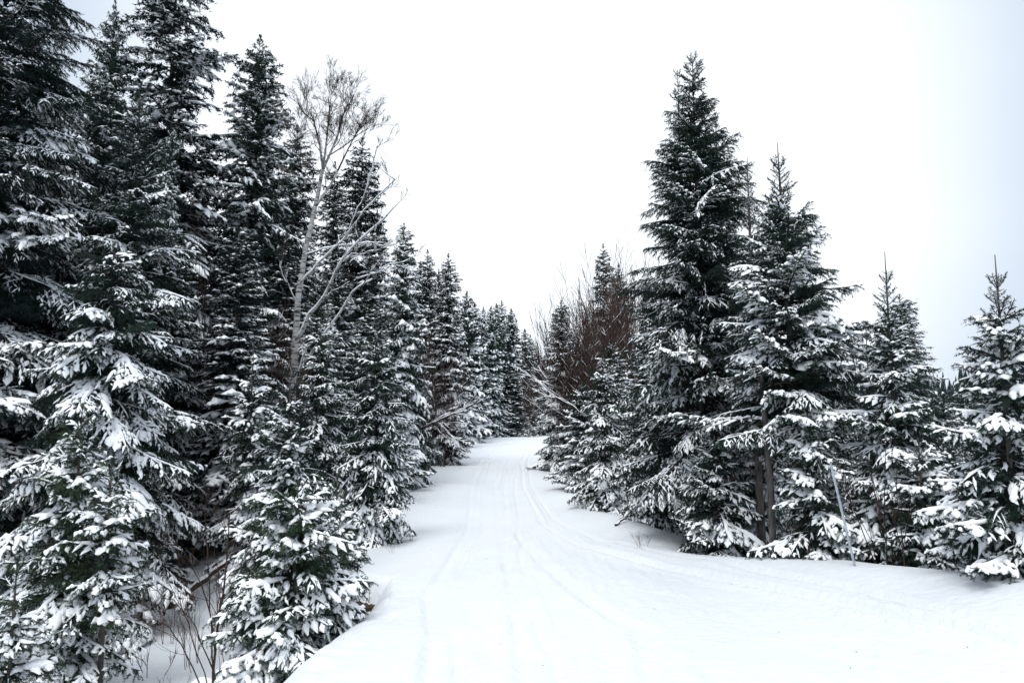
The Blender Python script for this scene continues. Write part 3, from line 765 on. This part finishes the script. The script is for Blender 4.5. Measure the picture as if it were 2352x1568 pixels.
# far wooded hills: one mass nobody could count
def distant_forest():
    r = np.random.default_rng(9); G = Geo()
    for k in range(2600):
        d = r.uniform(130, 330); x = r.uniform(-1.0, 1.0) * d
        h = r.uniform(3.5, 11); w = h * r.uniform(.11, .16); z = gz(x, d)
        for q in range(4):
            z0 = z + h * (.03 + q * .22); z1 = z + h * min(1, .42 + q * .22); rr = w * (1 - q * .22); a0 = r.random() * 6
            a = a0 + np.arange(6) * 1.047; rad = rr * r.uniform(.75, 1.2, 6)
            V = np.concatenate([np.stack([x + rad * np.cos(a), d + rad * np.sin(a), z0 + r.uniform(-.3, .3, 6)], 1), [[x, d, z1]]])
            G.add(V, [[j, (j + 1) % 6, 6] for j in range(6)])
    V, T = G.get()
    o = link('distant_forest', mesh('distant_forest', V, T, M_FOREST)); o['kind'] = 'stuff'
    o['label'] = 'far wooded hillside of dark firs on the horizon'; o['category'] = 'forest'
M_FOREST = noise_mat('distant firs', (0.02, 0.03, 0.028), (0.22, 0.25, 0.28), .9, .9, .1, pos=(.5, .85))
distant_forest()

# ------------------------------------------------------------------ bare trees and shrubs
def grow(rng, p, d, l, r, depth, G, SN, spread=.55, up=.12, nb=(2, 4), shrink=.66, wig=.10, snow_w=.0, rmin=.0022, k=5, seg=.18):
    """recursive bare branch; adds tubes to G and snow ridges to SN"""
    n = max(3, min(9, int(l / seg) + 2))
    pts = [np.array(p, float)]; d = np.array(d, float); d /= np.linalg.norm(d)
    for i in range(n - 1):
        d = d + rng.normal(size=3) * wig + np.array([0, 0, up])
        d /= np.linalg.norm(d)
        pts.append(pts[-1] + d * l / (n - 1))
    pts = np.array(pts)
    rr = np.linspace(r, max(rmin, r * .5), n)
    G.add(*tube(pts, rr, max(3, k)))
    if SN is not None and snow_w > 0:
        dv = pts[-1] - pts[0]
        if abs(dv[2]) < 1.1 * math.hypot(dv[0], dv[1]) and rng.random() < .85:
            w = (rr + snow_w) * (1 + .2 * noise1(rng, n, 2)); w[0] *= .5; w[-1] *= .3
            SN.add(*snow_strip(pts, w * .9, w, rr.mean() * .6, RING4))
    if depth <= 0: return
    m = int(rng.integers(nb[0], nb[1] + 1))
    for j in range(m):
        f = rng.uniform(.3, 1.0) if j else 1.0
        q = np.array([np.interp(f * (n - 1), np.arange(n), pts[:, c]) for c in range(3)])
        a = rng.normal(size=3); a -= a.dot(d) * d; a /= np.linalg.norm(a)
        dd = d + a * spread * rng.uniform(.6, 1.25) * (.5 if j == 0 else 1)
        grow(rng, q, dd, l * shrink * rng.uniform(.7, 1.15), max(rmin, r * (.52 if j else .62)), depth - 1, G, SN, spread, up, nb, shrink, wig, snow_w, rmin, max(3, k - 1), seg)

def birch():
    rng = np.random.default_rng(71); d = 20.5
    base = at(672, 850, d); z0 = gz(base.x, d)
    root = thing('birch_tree', 'tall leaning white-barked birch with a bare twiggy crown, left of the trail', 'birch tree', (base.x, d, z0))
    W = lambda px, py, dd=d: np.array(at(px, py, dd)) - np.array([base.x, d, z0])
    path = [np.array([0, 0, -.3]), W(674, 900), W(678, 780), W(684, 680), W(700, 580), W(722, 480), W(742, 390)]
    def smooth(P, n=26):
        P = np.array(P); t = np.linspace(0, 1, len(P)); u = np.linspace(0, 1, n)
        Q = P.copy(); Q[1:-1] = .15 * P[:-2] + .7 * P[1:-1] + .15 * P[2:]
        return np.stack([np.interp(u, t, Q[:, c]) for c in range(3)], 1)
    P = smooth(path); P[:, :2] += .015 * np.stack([noise1(rng, 26), noise1(rng, 26)], 1)
    G, D, SN = Geo(), Geo(), Geo()
    G.add(*tube(P, np.linspace(.125, .055, 26), 10))
    w = np.linspace(.07, .04, 26) * (1 + .3 * noise1(rng, 26, 2)); w[0] = .01
    # main limbs carried on from the fork
    for pts, r0 in (([(742, 390), (735, 330), (722, 270), (700, 262)], .07), ([(742, 390), (752, 310), (757, 240), (760, 238)], .06),
                    ([(742, 390), (775, 320), (792, 250), (798, 240)], .07), ([(722, 480), (765, 420), (800, 340), (826, 290)], .065),
                    ([(730, 450), (700, 400), (690, 340), (684, 318)], .04), ([(752, 360), (800, 330), (832, 302)], .04)):
        Q = smooth([W(a, b, d + rng.uniform(-.5, .5) * (i > 0)) for i, (a, b) in enumerate(pts)], 10)
        r0 *= .62; G.add(*tube(Q[:5], np.linspace(r0, r0 * .7, 5), 6)); D.add(*tube(Q[4:], np.linspace(r0 * .7, r0 * .3, 6), 6))
        for s in (2, 3, 4, 5, 6, 7, 8, 9, 9):
            dv = Q[min(9, s + 1)] - Q[max(0, s - 1)]; dv /= np.linalg.norm(dv)
            dv = dv + rng.normal(size=3) * .5 * np.array([1, 1, .3])
            grow(rng, Q[s], dv, rng.uniform(.42, .72), r0 * .34, 4, D, None, spread=.62, up=.09, nb=(3, 4), wig=.15, rmin=.0029, k=3)
    # lower snow-lined limbs and leaning side stems
    for pts, r0 in (([(676, 860), (730, 790), (790, 700), (815, 655), (860, 640)], .06), ([(680, 780), (705, 730), (745, 690), (775, 600), (830, 540), (900, 480)], .085),
                    ([(690, 650), (725, 600), (800, 540), (850, 470), (905, 410)], .05), ([(700, 585), (760, 565), (830, 560), (880, 555)], .035),
                    ([(820, 640), (870, 620), (920, 600)], .03), ([(672, 870), (690, 840), (700, 800), (735, 775)], .05), ([(775, 600), (810, 585), (860, 580)], .03),
                    ([(680, 690), (650, 640), (640, 600)], .03), ([(800, 540), (840, 440), (870, 340)], .03)):
        Q = smooth([W(a, b, d - .4 - .25 * i) for i, (a, b) in enumerate(pts)], 14)
        Q[1:] += .03 * np.stack([noise1(rng, 13), noise1(rng, 13), noise1(rng, 13)], 1)
        r0 *= .62; rr = np.linspace(r0, r0 * .35, 14)
        G.add(*tube(Q, rr, 7))
        wv = (rr * .8 + .018) * (1 + .2 * noise1(rng, 14, 2)); wv[-1] *= .3; wv[0] *= .5
        SN.add(*snow_strip(Q, wv, wv, rr * .0 + r0 * .6 if False else r0 * .5, RING6))
        for s in (5, 8, 11, 13):
            dv = Q[s] - Q[s - 1]; dv /= np.linalg.norm(dv); dv = dv + rng.normal(size=3) * .5
            grow(rng, Q[s], dv, rng.uniform(.35, .6), .012, 3, D, SN, spread=.6, up=.10, nb=(2, 3), snow_w=.012, rmin=.005, k=4)
    for nm, g_, m in (('trunk', G, M_BIRCH), ('branches', D, M_TWIG), ('snow', SN, M_SNOW)):
        V, T = g_.get(); o = link(nm, mesh(nm, V, T, m, smooth=True), root)
birch()

# leafless thicket right of the trail
def shrub_mesh(seed, h, stems, depth, spread=.35, r=.02, snow_w=.008, mat=M_BROWN, rmin=.005, fan=.5, up=.10, nb=(2, 4)):
    rng = np.random.default_rng(seed); G, SN = Geo(), Geo()
    for k in range(stems):
        a = rng.random() * 6.28
        grow(rng, (.15 * math.cos(a), .15 * math.sin(a), -.1), (fan * math.cos(a) * rng.random(), fan * math.sin(a) * rng.random(), 1), h * rng.uniform(.32, .48), r, depth, G, SN, spread=spread, up=up, nb=nb, shrink=.68, wig=.07, snow_w=snow_w, rmin=rmin, k=4)
    V, T = G.get(); b = mesh('branches', V, T, mat, smooth=True)
    V, T = SN.get(); s = mesh('snow', V, T, M_SNOW, smooth=True)
    return b, s
THICK = [shrub_mesh(80 + k, 6.0, 7, 4, spread=.50, r=.022, fan=.5, up=.07, snow_w=.004, rmin=.007, nb=(2, 4)) for k in range(3)]
def shrub(name, label, cat, x, y, h, meshes, h0, rz, group=None, sxy=None):
    root = thing(name, label, cat, (x, y, gz(x, y)), group, rz=rz)
    s = h / h0; root.scale = ((sxy or s), (sxy or s), s)
    for nm, me in zip(('branches', 'snow'), meshes):
        o = bpy.data.objects.new(nm, me); C.objects.link(o); o.parent = root
r = np.random.default_rng(66)
for k, (px, py, d) in enumerate([(1290, 700, 40), (1310, 650, 42), (1335, 620, 41), (1360, 590, 44), (1350, 680, 38), (1380, 640, 40), (1405, 600, 43), (1430, 580, 42), (1425, 660, 39), (1455, 600, 44), (1320, 720, 37), (1400, 700, 37), (1470, 640, 40), (1268, 720, 46), (1445, 560, 46), (1370, 740, 35), (1300, 770, 36)]):
    x, y, h = by_px(px, py - 5, d)
    shrub('bare_shrub', autolabel('leafless thicket alder', px, py), 'shrub', x, y, h, THICK[k % 3], 6.6, r.random() * 6.28, 'bare alders in the right-hand thicket', sxy=h / 6.6 * .8)
for k, (px, py, d) in enumerate([(985, 700, 41), (1020, 750, 40), (1228, 830, 86), (1215, 850, 84), (1240, 850, 88), (900, 560, 40), (520, 640, 19.5), (555, 560, 22), (610, 640, 21)]):
    x, y, h = by_px(px, py, d)
    shrub('bare_shrub', autolabel('leafless left alder', px, py), 'shrub', x, y, h, THICK[(k + 1) % 3], 6.6, r.random() * 6.28, 'bare alders among the left firs', sxy=h / 6.6 * .6)

# foreground bush with dark bare twigs, and red-twigged shrubs
def fg_bush():
    rng = np.random.default_rng(12); G, SN = Geo(), Geo()
    d = 10.2; b = at(490, 1560, d); z0 = gz(b.x, d)
    root = thing('bare_bush', 'dark bare branching bush standing in the snow hollow at lower left', 'bush', (b.x, d, z0))
    W = lambda px, py, dd=0: np.array(at(px, py, d + dd)) - np.array([b.x, d, z0])
    for pts, r0 in (([(490, 1590), (495, 1480), (505, 1400), (520, 1300), (530, 1180)], .026), ([(494, 1560), (488, 1440), (470, 1360), (440, 1290), (400, 1240)], .016),
                    ([(495, 1500), (480, 1400), (478, 1300), (470, 1200)], .015), ([(500, 1440), (530, 1370), (560, 1310)], .011), ([(470, 1600), (430, 1500), (390, 1440), (350, 1420)], .014),
                    ([(480, 1590), (440, 1460), (420, 1390), (380, 1330)], .012), ([(492, 1540), (450, 1440), (400, 1380), (340, 1350)], .012), ([(500, 1470), (505, 1380), (495, 1290), (500, 1220)], .010)):
        P = np.array([W(a, c, rng.uniform(-.3, .3) * (i > 0)) for i, (a, c) in enumerate(pts)])
        t = np.linspace(0, 1, len(P)); u = np.linspace(0, 1, 10)
        Q = np.stack([np.interp(u, t, P[:, c]) for c in range(3)], 1); Q[1:] += .012 * rng.normal(size=(9, 3))
        G.add(*tube(Q, np.linspace(r0, r0 * .4, 10) * .8, 6))
        for s in (3, 4, 5, 6, 7, 8, 9):
            dv = Q[s] - Q[s - 1]; dv /= np.linalg.norm(dv)
            grow(rng, Q[s], dv + rng.normal(size=3) * .55, rng.uniform(.25, .5), r0 * .26, 3, G, SN, spread=.6, up=.03, nb=(1, 3), wig=.10, snow_w=0, rmin=.0017, k=4, seg=.08)
    V, T = G.get(); link('branches', mesh('branches', V, T, M_BROWN, smooth=True), root)
fg_bush()
RED = [shrub_mesh(130 + k, 1.6, 7, 2, spread=.4, r=.0055, snow_w=0, mat=M_RED, rmin=.0016, fan=.7) for k in range(2)]
for k, (px, py, d, lab) in enumerate([(470, 1150, 12.0, 'red-twigged shrub right above the fallen log'), (540, 1180, 11.6, 'red-twigged shrub touching the snow-heaped foreground fir'), (400, 1230, 13.0, 'red-twigged shrub behind the fallen log, on its left'), (520, 1100, 14.0, 'red-twigged shrub further back behind the fallen log')]):
    x, y, h = by_px(px, py, d)
    root = thing('red_shrub', lab, 'shrub', (x, y, gz(x, y)), 'red-twigged shrubs round the fallen log', rz=k * 1.3)
    root.scale = [min(h, 1.9) / 1.75] * 3
    o = bpy.data.objects.new('branches', RED[k % 2][0]); C.objects.link(o); o.parent = root
TINY = [shrub_mesh(150 + k, .8, 4, 2, spread=.5, r=.007, snow_w=0, mat=M_BROWN, rmin=.0028, fan=.9) for k in range(2)]
for k, (px, py, d, h, lab) in enumerate([(350, 1500, 11.6, .9, 'little bare shrub in the snow hollow, right of the thin bare fir trunk'), (400, 1560, 10.5, .5, 'little twiggy shrub at the bottom edge left of the dark bush'), (1478, 1225, 15.6, .55, 'tuft of bare twigs on the drift right of the trail'), (905, 1210, 15.4, .35, 'few dry stems on the left bank in front of the overhanging fir'),
                                       (2010, 1240, 11.9, 1.5, 'bare sapling right of the leaning steel post'), (2260, 1290, 10.2, 1.1, 'bare twigs under the right edge fir'), (2130, 1285, 11.3, 1.1, 'bare twigs poking over the snow crest between two right-hand firs'), (1850, 1240, 12.9, 1.2, 'bare shrub between the grey trunk and the steel post'), (2062, 1000, 11.3, 3.0, 'tall thin bare stem in front of the slender bare-leader fir')]):
    p = at(px, py, d)
    root = thing('bare_shrub', lab, 'shrub', (p.x, d, gz(p.x, d)), rz=k * 2.1)
    root.scale = (h / .85 * (.5 if h > 2 else 1), h / .85 * (.5 if h > 2 else 1), h / .85)
    o = bpy.data.objects.new('branches', TINY[k % 2][0]); C.objects.link(o); o.parent = root

# ------------------------------------------------------------------ grey trunks, dead twigs
def bare_trunk(label, pts, d, r0, seed):
    rng = np.random.default_rng(seed)
    b = at(*pts[0], d); z0 = gz(b.x, d)
    root = thing('bare_tree', label, 'tree', (b.x, d, z0))
    P = np.array([[0, 0, -.4]] + [list(np.array(at(px, py, d)) - np.array([b.x, d, z0])) for px, py in pts[1:]])
    t = np.linspace(0, 1, len(P)); u = np.linspace(0, 1, 16)
    Q = np.stack([np.interp(u, t, P[:, c]) for c in range(3)], 1)
    link('trunk', mesh('trunk', *tube(Q, np.linspace(r0, r0 * .6, 16), 12), M_BARK, smooth=True), root)
    G = Geo()
    for k in range(26):
        f = rng.uniform(.25, 1); q = np.array([np.interp(f, u, Q[:, c]) for c in range(3)]); a = rng.random() * 6.28
        grow(rng, q, (math.cos(a), math.sin(a), rng.uniform(-.3, .5)), rng.uniform(.3, .8), .006, 1, G, None, spread=.5, up=-.02, nb=(1, 3), rmin=.002, k=4)
    V, T = G.get(); link('dead_twigs', mesh('dead_twigs', V, T, M_BROWN, smooth=True), root)
bare_trunk('thin grey trunk rising behind the snow crest, left of the pair', [(1778, 1290), (1770, 1120), (1758, 980), (1748, 850)], 13.6, .075, 5)
0 and bare_trunk('thicker grey trunk rising behind the snow crest, right of the pair', [(1810, 1290), (1812, 1120), (1808, 980), (1800, 860)], 13.2, .095, 6)

# ------------------------------------------------------------------ leaning perforated steel post
def steel_post():
    d = 11.15; a = at(1961, 1300, d); b = at(1905, 1062, d + .1)
    L = (b - a).length + .3
    root = thing('steel_post', 'leaning galvanised perforated steel post sticking out of the snow at right', 'post', (a.x, a.y, a.z))
    v = (b - a).normalized(); root.rotation_euler = v.to_track_quat('Z', 'Y').to_euler()
    root.rotation_mode = 'QUATERNION'; q = v.to_track_quat('Z', 'Y'); root.rotation_quaternion = q
    G = Geo()
    def box(x0, x1, y0, y1, z0, z1):
        V = [(x, y, z) for x in (x0, x1) for y in (y0, y1) for z in (z0, z1)]
        F = [(0, 1, 3), (0, 3, 2), (4, 6, 7), (4, 7, 5), (0, 4, 5), (0, 5, 1), (2, 3, 7), (2, 7, 6), (0, 2, 6), (0, 6, 4), (1, 5, 7), (1, 7, 3)]
        G.add(V, F)
    z0 = -.3; top = L - .3
    # U channel: web with two rows of rails round a line of holes, and flared flanges
    box(-.030, -.008, -.002, .002, z0, top); box(.008, .030, -.002, .002, z0, top)
    z = z0
    while z < top - .02:
        box(-.008, .008, -.002, .002, z, z + .022); z += .038
    box(-.034, -.030, -.002, .030, z0, top); box(.030, .034, -.002, .030, z0, top)
    box(-.052, -.034, .027, .031, z0, top); box(.034, .052, .027, .031, z0, top)
    V, T = G.get(); link('channel', mesh('channel', V, T, M_STEEL), root)
    sn = Geo(); sn.add(*snow_strip(np.array([(-.05, .0, top), (0, .012, top + .01), (.05, .02, top)]), np.array([.02, .045, .02]), np.array([.02, .05, .02]), 0))
    V, T = sn.get(); link('snow', mesh('snow', V, T, M_SNOW, smooth=True), root)
steel_post()

# ------------------------------------------------------------------ logs and fallen branches
def log(name, label, cat, a, b, r, seed, sag=0.0, mat=M_LOG, snow=True, branches=0):
    rng = np.random.default_rng(seed)
    a = np.array(a); b = np.array(b); n = 14; t = np.linspace(0, 1, n)
    P = a + (b - a) * t[:, None]; P[:, 2] += sag * np.sin(t * math.pi); P[1:-1] += .012 * rng.normal(size=(n - 2, 3))
    o0 = P[0].copy(); P -= o0
    root = thing(name, label, cat, tuple(o0))
    G, SN = Geo(), Geo()
    G.add(*tube(P, r * np.linspace(1, .55, n) * (1 + .06 * noise1(rng, n)), 10))
    w = r * np.linspace(1, .55, n) * (1 + .15 * noise1(rng, n)); w[0] *= .4; w[-1] *= .3
    if snow: SN.add(*snow_strip(P, w * 1.0, w * .9, r * .55))
    for k in range(branches):
        f = rng.uniform(.15, .95); q = P[int(f * (n - 1))]; dv = (b - a) / np.linalg.norm(b - a) + rng.normal(size=3) * .45
        grow(rng, q, dv, rng.uniform(.5, 1.2), r * .35, 2, G, SN, spread=.5, up=.0, nb=(2, 3), snow_w=.012, rmin=.005, k=4)
    V, T = G.get(); link('wood', mesh('wood', V, T, mat, smooth=True), root)
    if SN.n: V, T = SN.get(); link('snow', mesh('snow', V, T, M_SNOW, smooth=True), root)
def low(px, d, dz):
    x = at(px, 1100, d).x
    return Vector((x, d, gz(x, d) + dz))
p1, p2 = low(395, 14.6, .03), low(535, 15.2, .42)
log('fallen_log', 'brown fallen log resting across the snow hollow at lower left', 'log', p1, p2, .085, 3)
p1, p2 = at(820, 1392, 12.4), at(885, 1398, 12.2)
log('fallen_log', 'dark log end showing under the snow bank beside the trail', 'log', p1, p2, .08, 4, snow=False)
p1, p2 = at(965, 985, 31), at(1095, 925, 29)
log('leaning_dead_tree', 'snow-lined dead tree leaning out towards the trail from the left firs', 'dead tree', p1, p2, .05, 5, branches=12, mat=M_BROWN)
p1, p2 = at(1335, 950, 27), at(1258, 912, 27)
log('leaning_dead_tree', 'snow-lined bare branches reaching left over the trail from the right firs', 'dead tree', p1, p2, .035, 6, branches=6, mat=M_BROWN, sag=.2)
p1, p2 = low(1412, 18.0, .02), low(1450, 18.4, .25)
log('fallen_branch', 'short snow-dusted broken branch on the right bank at the foot of the firs', 'branch', p1, p2, .035, 7, branches=3)
p1, p2 = low(468, 10.7, .08), low(535, 10.5, .05)
log('tree_stump', 'rotten brown stump at the foot of the dark bare bush', 'stump', p1, p2, .11, 8, mat=M_EARTH)

# a few needles, bark flecks and twig ends lying on the snow
def litter():
    r = np.random.default_rng(21); G = Geo()
    for k in range(80):
        d = 5.5 + 30 * r.random() ** 1.4; x = r.uniform(-4.5, 7) if d < 15 else r.uniform(-4.6, 4.4)
        z = float(ground(np.array([x]), np.array([d]))[0]) + .006; a = r.random() * 6.28; l = r.uniform(.008, .03) * (1 + d * .03)
        P = np.array([(x, d, z), (x + l * math.cos(a) * .5, d + l * math.sin(a) * .5, z + r.random() * .01), (x + l * math.cos(a), d + l * math.sin(a), z)])
        G.add(*tube(P, np.array([.0022, .003, .001]), 3))
    V, T = G.get(); o = link('litter', mesh('litter', V, T, M_TWIG)); o['kind'] = 'stuff'
    o['label'] = 'scattered needles and twig bits lying on the trail snow'; o['category'] = 'litter'
litter()
for o in bpy.data.objects:
    if o.parent is not None and o.name.split('.')[0] == 'snow': o['kind'] = 'stuff'
